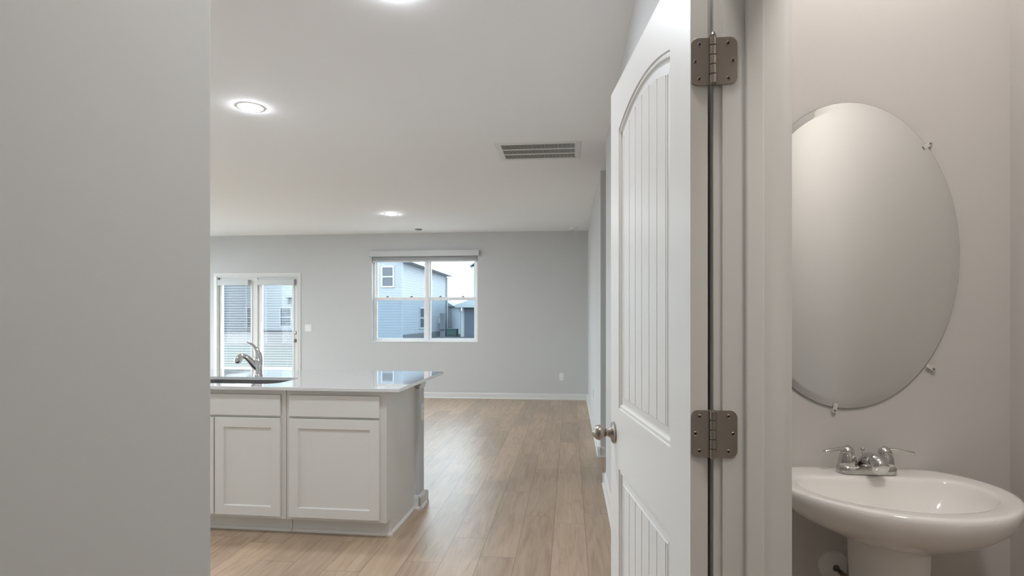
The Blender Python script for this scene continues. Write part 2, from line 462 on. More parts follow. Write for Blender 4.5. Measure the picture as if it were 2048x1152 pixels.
# hinges, built in world axes then parented to the door
INV = door.matrix_basis.inverted()
def hinge_leaf_shape(mb, x_in, x_out, y0, y1, z0, z1, rad=0.014):
    s = 1 if x_out > x_in else -1
    pts = [(x_in, z0)]
    for k in range(9):
        a = -PI / 2 + PI / 2 * k / 8
        pts.append((x_out - s * rad + s * rad * math.cos(a), z0 + rad + rad * math.sin(a)))
    for k in range(9):
        a = PI / 2 * k / 8
        pts.append((x_out - s * rad + s * rad * math.cos(a), z1 - rad + rad * math.sin(a)))
    pts.append((x_in, z1))
    mb.loft([[(x, y, z) for x, z in pts] for y in (y0, y1)], True, True, True)
PX, PY = 0.2655, 1.1125
for zc, tip in ((1.815, True), (1.1155, False)):
    z0, z1 = zc - 0.0445, zc + 0.0445
    mb = MB()
    hinge_leaf_shape(mb, PX - 0.003, 0.2262, 1.1168, 1.1195, z0, z1)
    hg = mb.build('hinge', 'nickel', door, bevel=0.0006); hg.matrix_parent_inverse = INV
    mb = MB()
    hinge_leaf_shape(mb, PX + 0.003, 0.3115, 1.1170, 1.1197, z0, z1)
    o = mb.build('jamb_plate', 'nickel', hg, bevel=0.0006)
    n = 5
    for k in range(n):
        a = z0 + (z1 - z0) * k / n + 0.0004; b = z0 + (z1 - z0) * (k + 1) / n - 0.0004
        mb = MB(); mb.lathe([(0.0055, a), (0.0063, a + 0.0006), (0.0063, b - 0.0006), (0.0055, b)], 24, 'Z', (PX, PY, 0))
        mb.box(PX - 0.0063 if k % 2 else PX - 0.001, PX + 0.001 if k % 2 else PX + 0.0063, PY, 1.1185, a, b)
        mb.build('knuckle', 'nickel', hg, smooth=True)
    mb = MB(); mb.lathe([(0.0035, z0 - 0.002), (0.0035, z1)], 16, 'Z', (PX, PY, 0))
    if tip: mb.lathe([(0.0060, z1), (0.0060, z1 + 0.002), (0.0046, z1 + 0.004), (0.0040, z1 + 0.007), (0.0, z1 + 0.008)], 20, 'Z', (PX, PY, 0), cap=False)
    else: mb.lathe([(0.0045, z1), (0.0045, z1 + 0.001), (0.002, z1 + 0.002)], 16, 'Z', (PX, PY, 0))
    mb.build('hinge_pin', 'nickel', hg, smooth=True)
    for sx in (-1, 1):
        xs = ((0.2425, 0.032), (0.2345, 0.0), (0.2420, -0.033)) if sx < 0 else ((0.2950, 0.033), (0.3035, 0.0), (0.2952, -0.033))
        for x, dz in xs:
            mb = MB(); mb.lathe([(0.0, 1.1166), (0.0026, 1.1164), (0.0037, 1.1158), (0.0042, 1.1166), (0.0042, 1.1180)], 20, 'Y', (x, 0, zc + dz), cap=False)
            sc = mb.build('screw', 'screw', hg, smooth=True, angle=25)
            mb = MB(); a = random.Random(int(x * 1e4 + dz * 1e3)).uniform(0, PI / 2)
            mb.M = Matrix.Translation((x, 0, zc + dz)) @ Matrix.Rotation(a, 4, 'Y')
            mb.box(-0.0024, 0.0024, 1.1152, 1.1160, -0.0006, 0.0006); mb.box(-0.0006, 0.0006, 1.1152, 1.1160, -0.0024, 0.0024)
            bmesh.ops.transform(mb.bm, matrix=Matrix.Identity(4), verts=mb.bm.verts)
            mk = mb.build('screw_slot', 'dark', hg)

# ------------------------------------------------------------------ far window
win = thing('window_1', 'white double vinyl window in the far grey wall', 'window', ((WX0 + WX1) / 2, 9.5, WZ0), kind='structure')
def loc_mb(root):
    mb = MB(); mb.M = Matrix.Translation(-root.location); return mb
mb = loc_mb(win)
y0, y1 = 9.495, 9.565
fx = 0.038
mb.box(WX0, WX0 + fx, y0, y1, WZ0, WZ1); mb.box(WX1 - fx, WX1, y0, y1, WZ0, WZ1)
mb.box(WX0 + fx, WX1 - fx, y0, y1, WZ0, WZ0 + 0.030); mb.box(WX0 + fx, WX1 - fx, y0, y1, WZ1 - 0.030, WZ1)
XM = -2.376
mb.box(XM - 0.030, XM + 0.030, y0 - 0.002, y1, WZ0 + 0.030, WZ1 - 0.030)
mb.build('window_frame', 'vinyl', win, bevel=0.003)
mb = loc_mb(win)
mb.box(WX0, WX1, 9.425, 9.495, WZ0 - 0.001, WZ0 + 0.012); mb.build('window_sill', 'trim', win, bevel=0.003)
ZM = 1.648
for xa, xb in ((WX0 + fx, XM - 0.030), (XM + 0.030, WX1 - fx)):
    for low in (True, False):
        za, zb = (WZ0 + 0.030, ZM + 0.028) if low else (ZM - 0.020, WZ1 - 0.030)
        ya, yb = (9.503, 9.530) if low else (9.532, 9.558)
        s = 0.030
        mb = loc_mb(win)
        mb.box(xa, xa + s, ya, yb, za, zb); mb.box(xb - s, xb, ya, yb, za, zb)
        mb.box(xa + s, xb - s, ya, yb, za, za + (0.030 if low else 0.042)); mb.box(xa + s, xb - s, ya, yb, zb - (0.055 if low else s), zb)
        so = mb.build('sash', 'vinyl', win, bevel=0.003)
        mb = loc_mb(win)
        mb.box(xa + s, xb - s, (ya + yb) / 2 - 0.003, (ya + yb) / 2 + 0.003, za + (0.030 if low else 0.042), zb - (0.055 if low else s))
        mb.build('pane', 'screened' if low else 'glass', so)
    for f in (0.24, 0.72):
        xl = xa + (xb - xa) * f
        mb = loc_mb(win)
        mb.box(xl - 0.026, xl + 0.026, 9.508, 9.530, ZM + 0.028, ZM + 0.040); mb.box(xl - 0.012, xl + 0.020, 9.500, 9.520, ZM + 0.040, ZM + 0.050)
        lk = mb.build('sash_lock', 'steel', win, bevel=0.002); lk['label'] = 'small metal sash lock'

for n, (a, b, c, d) in enumerate(LW):  # unseen side windows, added to let more daylight into the room
    w2 = thing('window_%d' % (n + 2), ['white kitchen side window hidden behind the close left wall', 'wide white living room side window hidden behind the close left wall'][n], 'window', (-7.36, (a + b) / 2, c), kind='structure')
    mb = loc_mb(w2); ym = (a + b) / 2
    for q in ((a, a + 0.05, c, d), (b - 0.05, b, c, d), (ym - 0.03, ym + 0.03, c, d), (a + 0.05, b - 0.05, c, c + 0.05), (a + 0.05, b - 0.05, d - 0.05, d)):
        mb.box(-7.40, -7.33, q[0], q[1], q[2], q[3])
    wf = mb.build('window_frame', 'vinyl', w2)
    for p, q in ((a + 0.05, ym - 0.03), (ym + 0.03, b - 0.05)):
        mb = loc_mb(w2); mb.box(-7.375, -7.369, p, q, c + 0.05, d - 0.05); mb.build('pane', 'glass', wf)

bl = thing('window_blind', 'raised white slatted blind with valance over the far window', 'blind', ((WX0 + WX1) / 2, YB, 2.257))
mb = loc_mb(bl)
mb.box(-3.345, -1.482, 9.362, 9.376, 2.348, 2.445); mb.box(-3.345, -3.331, 9.376, 9.429, 2.348, 2.445); mb.box(-1.496, -1.482, 9.376, 9.429, 2.348, 2.445)
mb.build('valance', 'slat', bl, bevel=0.004)
mb = loc_mb(bl)
for k in range(14):
    z = 2.290 + k * 0.0065
    mb.box(WX0 + 0.012, WX1 - 0.012, 9.436, 9.486, z, z + 0.0042)
mb.build('slat_stack', 'slat', bl)
mb = loc_mb(bl); mb.box(WX0 + 0.012, WX1 - 0.012, 9.434, 9.488, 2.262, 2.288); mb.build('bottom_rail', 'slat', bl, bevel=0.004)
for x in (-3.16, -2.41, -1.66):
    mb = loc_mb(bl); mb.tube([(x, 9.433, 2.262), (x, 9.433, 2.385)], 0.0015, 8); mb.build('cord', 'slat', bl)
mb = loc_mb(bl); mb.tube([(-3.225, 9.428, 2.347), (-3.225, 9.428, 2.05)], 0.0035, 8); mb.build('tilt_wand', 'slat', bl)

# ------------------------------------------------------------------ patio door
pd = thing('door_2', 'white glazed double patio door in the far wall behind the island', 'door', ((DX0 + DX1) / 2, 9.5, 0), kind='structure')
mb = loc_mb(pd)
mb.box(DX0, DX0 + 0.022, 9.430, 9.565, 0, DZ1); mb.box(DX1 - 0.022, DX1, 9.430, 9.565, 0, DZ1); mb.box(DX0 + 0.022, DX1 - 0.022, 9.430, 9.565, DZ1 - 0.022, DZ1)
mb.build('door_frame', 'trim', pd)
mb = loc_mb(pd)
prof = [(b, a) for a, b in CAS]
mb.prism(prof, (DX0 + 0.006, YB, 0), (DX0 + 0.006, YB, DZ1 - 0.006), (0, -1, 0), (-1, 0, 0)); mb.prism(prof, (DX1 - 0.006, YB, 0), (DX1 - 0.006, YB, DZ1 - 0.006), (0, -1, 0), (1, 0, 0))
mb.prism(prof, (DX0 - 0.054, YB, DZ1 - 0.006), (DX1 + 0.054, YB, DZ1 - 0.006), (0, -1, 0), (0, 0, 1))
mb.build('door_casing', 'trim', pd)
mb = loc_mb(pd); mb.box(DX0 + 0.022, DX1 - 0.022, 9.44, 9.565, 0, 0.022); mb.build('threshold', 'steel', pd)
mb = loc_mb(pd); mb.box(-5.348, -5.334, 9.442, 9.462, 0.03, 2.015); mb.build('astragal', 'trim', pd, bevel=0.003)
LY0, LY1 = 9.462, 9.506
for (xa, xb, ga, gb) in ((DX0 + 0.025, -5.343, -5.985, -5.462), (-5.337, DX1 - 0.025, -5.262, -4.712)):
    g0, g1 = 0.25, 1.905
    mb = loc_mb(pd)
    mb.box(xa, ga, LY0, LY1, 0.025, 2.018); mb.box(gb, xb, LY0, LY1, 0.025, 2.018); mb.box(ga, gb, LY0, LY1, 0.025, g0); mb.box(ga, gb, LY0, LY1, g1, 2.018)
    lf = mb.build('door_panel', 'doorpaint', pd)
    mb = loc_mb(pd)
    w = 0.026
    for a in ((ga - w, ga + 0.006, g0 - w, g1 + w), (gb - 0.006, gb + w, g0 - w, g1 + w), (ga + 0.006, gb - 0.006, g0 - w, g0 + 0.006), (ga + 0.006, gb - 0.006, g1 - 0.006, g1 + w)):
        mb.box(a[0], a[1], LY0 - 0.010, LY0, a[2], a[3])
    mb.build('lite_frame', 'vinyl', lf, bevel=0.004)
    mb = loc_mb(pd); mb.box(ga, gb, 9.488, 9.494, g0, g1); mb.build('pane', 'glass', lf)
for z, r in ((1.072, 0.030), (0.938, 0.030)):
    mb = loc_mb(pd)
    x = -4.660
    if z > 1.0:
        mb.lathe([(r, LY0), (r, LY0 - 0.008), (r * 0.75, LY0 - 0.012), (0.0, LY0 - 0.012)], 28, 'Y', (x, 0, z), cap=False)
        mb.box(x - 0.016, x + 0.016, LY0 - 0.030, LY0 - 0.012, z - 0.006, z + 0.006)
        o = mb.build('deadbolt', 'nickel', pd, smooth=True); o['label'] = 'satin nickel deadbolt turn'
    else:
        mb.lathe([(rr, LY0 - h) for rr, h in ((0.032, 0), (0.033, 0.006), (0.018, 0.012), (0.0125, 0.021), (0.011, 0.026), (0.0205, 0.035), (0.0265, 0.047), (0.0225, 0.056), (0.012, 0.065), (0.0, 0.066))], 28, 'Y', (x, 0, z), cap=False)
        o = mb.build('door_knob', 'nickel', pd, smooth=True, angle=60); o['label'] = 'round satin nickel knob'
for z in (1.78, 1.05, 0.28):
    mb = loc_mb(pd); mb.lathe([(0.007, z), (0.007, z + 0.10)], 12, 'Z', (-5.340, 9.452, 0)); mb.build('hinge', 'nickel', pd, smooth=True)

def door_blind(xa, xb, va, vb, label):
    b = thing('door_blind', label, 'blind', ((xa + xb) / 2, 9.44, 0.30), group='slatted blinds on the patio door')
    mb = loc_mb(b)
    mb.box(va, vb, 9.388, 9.398, 1.885, 1.980); mb.box(va, va + 0.01, 9.398, 9.461, 1.885, 1.980); mb.box(vb - 0.01, vb, 9.398, 9.461, 1.885, 1.980)
    mb.box(va, vb, 9.398, 9.461, 1.970, 1.980)
    mb.build('valance', 'slat', b, bevel=0.003)
    mb = loc_mb(b)
    z = 0.345
    while z < 1.87:
        t = math.radians(-1.0)
        dy, dz = 0.016 * math.cos(t), 0.016 * math.sin(t)
        yc = 9.424
        for s in (0,):
            p = [(yc - dy, z + dz), (yc, z + 0.002), (yc + dy, z - dz), (yc + dy, z - dz - 0.0016), (yc, z + 0.0004), (yc - dy, z + dz - 0.0016)]
            mb.loft([[(x, a, c) for a, c in p] for x in (xa, xb)], True, True, True)
        z += 0.0430
    mb.build('slats', 'slat', b)
    mb = loc_mb(b); mb.box(xa, xb, 9.399, 9.449, 0.300, 0.318); mb.build('bottom_rail', 'slat', b, bevel=0.003)
    for f in (0.17, 0.83):
        x = xa + (xb - xa) * f
        for y in (9.3985, 9.4495):
            mb = loc_mb(b); mb.tube([(x, y, 0.318), (x, y, 1.885)], 0.0011, 6); mb.build('ladder_cord', 'slat', b)
    mb = loc_mb(b)
    mb.tube([(xa + 0.035, 9.392, 1.884), (xa + 0.035, 9.390, 1.25)], 0.0040, 8)
    mb.build('tilt_wand', 'clear', b)
door_blind(-5.995, -5.452, -6.035, -5.476, 'open white slatted blind on the left patio door leaf')
door_blind(-5.270, -4.705, -5.320, -4.655, 'open white slatted blind on the right patio door leaf with the knob')

# ------------------------------------------------------------------ switch and outlets
def plate(name, label, cat, loc, rz, kind, w=0.072, group=None):
    t = thing(name, label, cat, loc, rz, group)
    mb = MB(); mb.box(-w / 2, w / 2, -0.006, 0, -0.058, 0.058); mb.build('cover_plate', 'plastic', t, bevel=0.003)
    if kind == 'switch':
        for k in range(int(round(w / 0.055))):
            n = int(round(w / 0.055)); x = (k - (n - 1) / 2) * 0.046
            mb = MB(); mb.prism([(0, -0.033), (0.010, -0.033), (0.007, 0), (0.0075, 0.033), (0, 0.033)], (x - 0.016, -0.002, 0), (x + 0.016, -0.002, 0), (0, -1, 0)); mb.build('rocker', 'plastic', t)
    else:
        for dz in (-0.0195, 0.0195):
            mb = MB(); mb.lathe([(0.0165, -0.0055), (0.0165, -0.0085), (0.015, -0.009), (0.0, -0.009)], 24, 'Y', (0, 0, dz), cap=False)
            r = mb.build('receptacle', 'plastic', t, smooth=True)
            mb = MB()
            for x in (-0.0065, 0.0065): mb.box(x - 0.001, x + 0.001, -0.0096, -0.009, dz - 0.001, dz + 0.007)
            mb.build('slot', 'dark', r)
    return t
plate('light_switch', 'white double rocker switch beside the patio door', 'light switch', (-4.420, YB, 1.156), 0, 'switch', 0.116)
plate('wall_outlet', 'white outlet low on the far grey wall near the right corner', 'outlet', (-0.137, YB, 0.372), 0, 'outlet', group='wall outlets')
plate('wall_outlet', 'white outlet low on the right living room wall beside the door knob', 'outlet', (0.290, 7.35, 0.372), -PI / 2, 'outlet', group='wall outlets')

# ------------------------------------------------------------------ kitchen island (its own axes, turned a little)
IA = math.radians(-1.2)
IP = Vector((-1.09, 3.40, 0))
IM = Matrix.Translation(IP) @ Matrix.Rotation(IA, 4, 'Z') @ Matrix.Translation(-IP)
def isl(x, y, z=0):
    return tuple(IM @ Vector((x, y, z)))
def ithing(name, label, cat, loc, group=None, kind=None):
    return thing(name, label, cat, isl(*loc), IA, group, kind)
FY = 3.375                # face frame plane
CT = 0.894
def shaker(name, root, x0, x1, z0, z1, yf, st=0.058, flat=False):
    """door front in local coords, front at y=yf, looks to -y"""
    mb = MB(); t = 0.019
    if flat:
        mb.box(x0, x1, yf, yf + t, z0, z1)
        return mb.build(name, 'cab', root, bevel=0.0025)
    out = [(x0, z0), (x1, z0), (x1, z1), (x0, z1)]
    def ring(i, y):
        return [(x0 + i, y, z0 + i), (x1 - i, y, z0 + i), (x1 - i, y, z1 - i), (x0 + i, y, z1 - i)]
    mb.loft([ring(0, yf + t), ring(0, yf + 0.002), ring(0.002, yf), ring(st, yf), ring(st + 0.005, yf + 0.009)], True, True, True)
    return mb.build(name, 'cab', root)
def base_cabinet(label, x0, x1, doors, fronts, side_right=False):
    c = ithing('base_cabinet', label, 'cabinet', (x0, FY, 0), 'kitchen island cabinets')
    w = x1 - x0
    mb = MB()
    D = 0.575
    mb.box(0, w, 0.018, D, 0.10, 0.118); mb.box(0, 0.018, 0.018, D, 0.118, CT); mb.box(w - 0.018, w, 0.018, D, 0.118, CT); mb.box(0.018, w - 0.018, D - 0.012, D, 0.118, CT)
    mb.box(0, w, 0.075, D, 0, 0.10)
    mb.build('carcass', 'cab', c)
    mb = MB()
    mb.box(0, w, 0, 0.018, 0.10, 0.116); mb.box(0, w, 0, 0.018, 0.862, CT); mb.box(0, 0.030, 0, 0.018, 0.116, 0.862); mb.box(w - 0.030, w, 0, 0.018, 0.116, 0.862)
    mb.box(0.030, w - 0.030, 0, 0.018, 0.715, 0.735)
    mb.build('face_frame', 'cab', c, bevel=0.001)
    for a, b in fronts: shaker('drawer_front', c, a - x0, b - x0, 0.732, 0.862, -0.0195, flat=True)
    for a, b in doors: shaker('cabinet_door', c, a - x0, b - x0, 0.118, 0.718, -0.0195)
    mb = MB()
    xe = w + (0.014 if side_right else 0)
    mb.prism([(0, 0), (0.016, 0), (0.016, 0.008), (0.010, 0.016), (0, 0.018)], (0, 0.075, 0), (xe + (0.016 if side_right else 0), 0.075, 0), (0, -1, 0))
    mb.build('shoe_moulding', 'cab', c)
    if side_right:
        mb = MB()
        pts = [(0.0, 0.10), (0.0, CT), (D + 0.0, CT), (D, 0.0), (0.075, 0.0), (0.075, 0.10)]
        mb.loft([[(x, y, z) for y, z in pts] for x in (w, w + 0.014)], True, True, True)
        mb.prism([(0, 0), (0.014, 0), (0.014, 0.010), (0.008, 0.020), (0, 0.022)], (w + 0.014, 0.062, 0), (w + 0.014, D, 0), (1, 0, 0))
        mb.build('side_panel', 'cab', c, bevel=0.001)
    return c
base_cabinet('white island cabinet with one door nearest the living room', -1.726, -1.108, [(-1.703, -1.133)], [(-1.703, -1.133)], True)
base_cabinet('white island sink cabinet with a door pair under the faucet', -2.650, -1.730, [(-2.620, -2.196), (-2.188, -1.760)], [(-2.620, -1.760)])
base_cabinet('white island cabinet left of the sink, hidden by the close hall wall', -3.290, -2.654, [(-3.265, -2.680)], [(-3.265, -2.680)])

# half wall behind the cabinets
kw = ithing('trim_5', 'grey half wall end with baseboard behind the island cabinets', 'half wall', (-1.06, 3.955, 0), kind='structure')
mb = MB(); mb.box(-2.24, 0, 0, 0.125, 0, CT); mb.build('half_wall', 'wall', kw, bevel=0.002)
mb = MB(); mb.box(-2.26, 0.012, -0.0, 0.137, 0.855, CT); mb.box(-2.25, 0.007, 0.0, 0.132, 0.835, 0.855); mb.build('cap_moulding', 'trim', kw, bevel=0.002)
mb = MB()
mb.prism(BASE, (0, -0.014, 0), (0, 0.139, 0), (1, 0, 0)); mb.prism(BASE, (-0.034, 0.0, 0), (0.014, 0.0, 0), (0, -1, 0)); mb.prism(BASE, (0.029, 0.125, 0), (-2.24, 0.125, 0), (0, 1, 0))
mb.build('baseboard', 'trim', kw)
mb = MB(); mb.box(-0.034, -0.026, -0.004, 0, 0.05, 0.85); mb.build('scribe_strip', 'trim', kw)
plate('wall_outlet', 'white outlet on the end of the island half wall under the counter', 'outlet', isl(-1.06, 4.03, 0.665), IA + PI / 2, 'outlet', group='wall outlets')

# countertop with a rounded sink cut-out
ct = ithing('countertop', 'glossy white quartz island countertop with undermount sink', 'countertop', (-1.0, 3.325, CT))
X0, X1, Y0, Y1 = -2.33, 0.0, 0.0, 1.10           # local
SX0, SX1, SY0, SY1 = -1.60, -0.858, 0.140, 0.530   # sink hole, local
def rrect(x0, x1, y0, y1, r, n=10):
    pts = []
    for cx, cy, a0 in ((x1 - r, y0 + r, -PI / 2), (x1 - r, y1 - r, 0), (x0 + r, y1 - r, PI / 2), (x0 + r, y0 + r, PI)):
        for k in range(n + 1):
            a = a0 + PI / 2 * k / n
            pts.append((cx + r * math.cos(a), cy + r * math.sin(a)))
    return pts
hole = rrect(SX0, SX1, SY0, SY1, 0.10)
cx, cy = (SX0 + SX1) / 2, (SY0 + SY1) / 2
outer = []
for x, y in hole:
    dx, dy = x - cx, y - cy
    s = min(((X1 if dx > 0 else X0) - cx) / dx if abs(dx) > 1e-9 else 1e9, ((Y1 if dy > 0 else Y0) - cy) / dy if abs(dy) > 1e-9 else 1e9)
    outer.append([cx + dx * s, cy + dy * s])
for X, Y in ((X0, Y0), (X0, Y1), (X1, Y0), (X1, Y1)):
    k = min(range(len(outer)), key=lambda i: (outer[i][0] - X) ** 2 + (outer[i][1] - Y) ** 2)
    outer[k] = [X, Y]
mb = MB(); T = 0.020
def oin(i, z): 
    return [(min(max(x, X0 + i), X1 - i), min(max(y, Y0 + i), Y1 - i), z) for x, y in outer]
mb.loft([[(x, y, 0) for x, y in hole], oin(0, 0), oin(0, T - 0.002), oin(0.002, T), [(x, y, T) for x, y in hole], [(x, y, 0) for x, y in hole]], True)
mb.build('slab', 'quartz', ct)

sk = ithing('kitchen_sink', 'stainless steel undermount sink in the white island countertop', 'sink', (-1.0 + cx, 3.325 + cy, CT))
def rr(i, r, z):
    return [(x - cx, y - cy, z) for x, y in rrect(SX0 - i, SX1 + i, SY0 - i, SY1 + i, r)]
mb = MB()
mb.loft([rr(0.010, 0.105, -0.0005), rr(0.004, 0.10, -0.0005), rr(0.002, 0.10, -0.01), rr(-0.004, 0.09, -0.17), rr(-0.02, 0.08, -0.19), rr(-0.05, 0.06, -0.195)], True, False, True)
mb.build('sink_bowl', 'sinksteel', sk, smooth=True)
mb = MB(); mb.lathe([(0.045, -0.1945), (0.045, -0.192), (0.036, -0.1915), (0.030, -0.194), (0.0, -0.194)], 24, cap=False); mb.build('drain', 'chrome', sk, smooth=True)

# kitchen faucet: local -x toward spout
kf = ithing('kitchen_faucet', 'chrome single-lever pull-out faucet behind the island sink', 'faucet', (-2.243, 3.935, 0.914))
mb = MB()
mb.lathe([(0.033, 0), (0.033, 0.006), (0.030, 0.010), (0.0275, 0.016), (0.0265, 0.06), (0.028, 0.085), (0.029, 0.105), (0.026, 0.120), (0.016, 0.128), (0.0, 0.130)], 28, cap=False)
mb.build('faucet_body', 'chrome', kf, smooth=True, angle=50)
sd = Vector((-0.86, -0.51, 0))
def along(s, z): return tuple(sd * s * 0.78 + Vector((0, 0, z)))
mb = MB()
mb.tube([along(0.0, 0.035), along(0.030, 0.068), along(0.058, 0.100), along(0.082, 0.124), along(0.104, 0.138), along(0.120, 0.142)], [0.021, 0.022, 0.0215, 0.020, 0.018, 0.0165], 20)
mb.build('spout', 'chrome', kf, smooth=True, angle=60)
mb = MB()
mb.tube([along(0.118, 0.146), along(0.132, 0.148), along(0.150, 0.138), along(0.166, 0.120), along(0.176, 0.104), along(0.181, 0.097)], [0.016, 0.019, 0.0225, 0.025, 0.026, 0.022], 20)
mb.build('spray_head', 'chrome', kf, smooth=True, angle=60)
hd = Vector((-0.95, -0.30, 0))
mb = MB()
ap = [(-0.004, 0.110), (-0.004, 0.135), (0.002, 0.160), (0.012, 0.185), (0.026, 0.208), (0.042, 0.226), (0.060, 0.238), (0.076, 0.243)]
mb.tube([tuple(hd * s + Vector((0, 0, z))) for s, z in ap], [(0.027, 0.020), (0.026, 0.020), (0.024, 0.017), (0.019, 0.013), (0.013, 0.009), (0.009, 0.006), (0.007, 0.0045), (0.004, 0.003)], 18)
mb.build('lever_handle', 'chrome', kf, smooth=True, angle=60)

# ------------------------------------------------------------------ ceiling fixtures
def can(x, y, label):
    t = thing('recessed_light', label, 'ceiling light', (x, y, H), 0, 'recessed ceiling lights')
    mb = MB(); mb.lathe([(0.086, 0.0), (0.086, -0.0015), (0.083, -0.0028), (0.073, -0.0030), (0.071, -0.0015), (0.071, 0.0)], 48, cap=False); mb.build('trim_ring', 'plastic', t, smooth=True)
    mb = MB(); mb.lathe([(0.071, -0.0015), (0.068, -0.006), (0.052, -0.0095), (0.028, -0.0115), (0.0, -0.0120)], 48, cap=False); mb.build('lens', 'can', t, smooth=True)
    return t
proto = can(-2.125, 3.673, 'lit round recessed light at upper left above the island')
CANS = [(-0.748, 2.405, 'lit round recessed light cut off by the top edge of the photo'),
        (-2.421, 7.661, 'small lit recessed light in front of the far window'),
        (-3.55, 2.45, 'lit recessed kitchen light hidden behind the close left wall'),  # unseen lamp added to raise the overall brightness
        (-0.26, -0.90, 'lit recessed hall light behind the camera'),  # unseen lamp added as weak fill for the hall
        (0.12, 0.95, 'lit recessed hall light overhead by the bathroom doorway, out of frame')]  # unseen lamp added to brighten the left hall wall, sparing the jamb
for x, y, l in CANS:
    c = copy_tree(proto); c.location = (x, y, H); c['label'] = l
    if y < 1.5:
        for ch in c.children:
            if ch.name.startswith('lens'): ch.data = ch.data.copy(); ch.data.materials[0] = M['can_hall' if y > 0 else 'can_rear']

vt = thing('ceiling_vent', 'white rectangular return air grille in the ceiling', 'vent', (-0.262, 4.893, H))
VX, VY = 0.352, 0.255
mb = MB()
def vring(i, z): return [(-VX + i, -VY + i, z), (VX - i, -VY + i, z), (VX - i, VY - i, z), (-VX + i, VY - i, z)]
mb.loft([vring(0, 0), vring(0.004, -0.003), vring(0.018, -0.0045), vring(0.024, -0.003), vring(0.046, -0.0050), vring(0.049, -0.001)], True)
mb.build('frame', 'plastic', vt)
ix, iy = VX - 0.048, VY - 0.048
mb = MB(); mb.box(-ix, ix, -iy, iy, -0.0008, -0.0003); mb.build('dark_interior', 'grille_dark', vt)
mb = MB()
for k in (-1, 1): mb.box(-ix, ix, k * iy / 3 - 0.010, k * iy / 3 + 0.010, -0.0052, -0.0009)
mb.build('divider', 'plastic', vt)
mb = MB()
nb = 52
for k in range(nb):
    x = -ix + 2 * ix * (k + 0.5) / nb
    mb.loft([[(x - 0.0025, y, -0.0010), (x - 0.0012, y, -0.0010), (x + 0.0025, y, -0.0048), (x + 0.0010, y, -0.0048)] for y in (-iy, iy)], True, True, True)
mb.build('louvers', 'plastic', vt)
mb = MB(); mb.lathe([(0.008, -0.0045), (0.007, -0.008), (0, -0.008)], 12, cap=False, origin=(ix - 0.004, -iy + 0.012 + 2 * iy - 0.03, 0)); mb.build('latch', 'steel', vt)

def detector(x, y, r, h, label, m, cat, name):
    t = thing(name, label, cat, (x, y, H))
    mb = MB(); mb.lathe([(r, 0), (r, -h * 0.35), (r * 0.93, -h * 0.45)], 36, cap=False); mb.build('base', m, t, smooth=True)
    mb = MB(); mb.lathe([(r * 0.93, -h * 0.45), (r * 0.9, -h * 0.8), (r * 0.6, -h), (0, -h)], 36, cap=False); mb.build('cover', m, t, smooth=True)
    return t
detector(-2.397, 9.003, 0.058, 0.020, 'small flat grey disc on the ceiling near the far wall', 'steel', 'sprinkler cover', 'sprinkler_cover')
detector(0.063, 9.10, 0.068, 0.040, 'white round smoke detector on the ceiling by the far right corner', 'plastic', 'smoke detector', 'smoke_detector')

# ------------------------------------------------------------------ bathroom mirror
MX, MZ, MA, MBZ = 0.826, 1.520, 0.3145, 0.458
mr = thing('oval_mirror', 'frameless oval mirror held by clear clips above the pedestal sink', 'mirror', (MX, BY1, MZ))
def oval(i, y, n=160):
    return [((MA - i) * math.cos(2*PI*k/n), y, (MBZ - i) * math.sin(2*PI*k/n)) for k in range(n)]
mb = MB(); mb.loft([oval(0.0, -0.0075), oval(0.021, -0.0092), ], True, False, True); mb.build('mirror_glass', 'mirror', mr)
mb = MB(); mb.loft([oval(0.0, -0.0075), oval(-0.0008, -0.0068), oval(-0.0008, -0.004), oval(0.001, -0.003)], True, False, True); mb.build('glass_edge', 'mirror_edge', mr, smooth=True)
for dx, dz in ((0.2245, 0.322), (0.2330, -0.333), (-0.2245, 0.322), (-0.2330, -0.333), (-0.035, -0.456)):
    a = math.atan2(dz / MBZ ** 2, dx / MA ** 2)
    mb = MB(); mb.M = Matrix.Translation((dx, 0, dz)) @ Matrix.Rotation(-a, 4, 'Y')
    mb.box(0.002, 0.016, -0.011, 0, -0.006, 0.006); mb.box(-0.012, 0.016, -0.0125, -0.0095, -0.006, 0.006)
    cl = mb.build('mirror_clip', 'clear', mr, bevel=0.001)
    mb = MB(); mb.M = Matrix.Translation((dx, 0, dz)) @ Matrix.Rotation(-a, 4, 'Y')
    mb.lathe([(0.0036, -0.0125), (0.0032, -0.0142), (0.0, -0.0147)], 12, 'Y', (0.009, 0, 0), cap=False); mb.build('clip_screw', 'steel', cl, smooth=True)

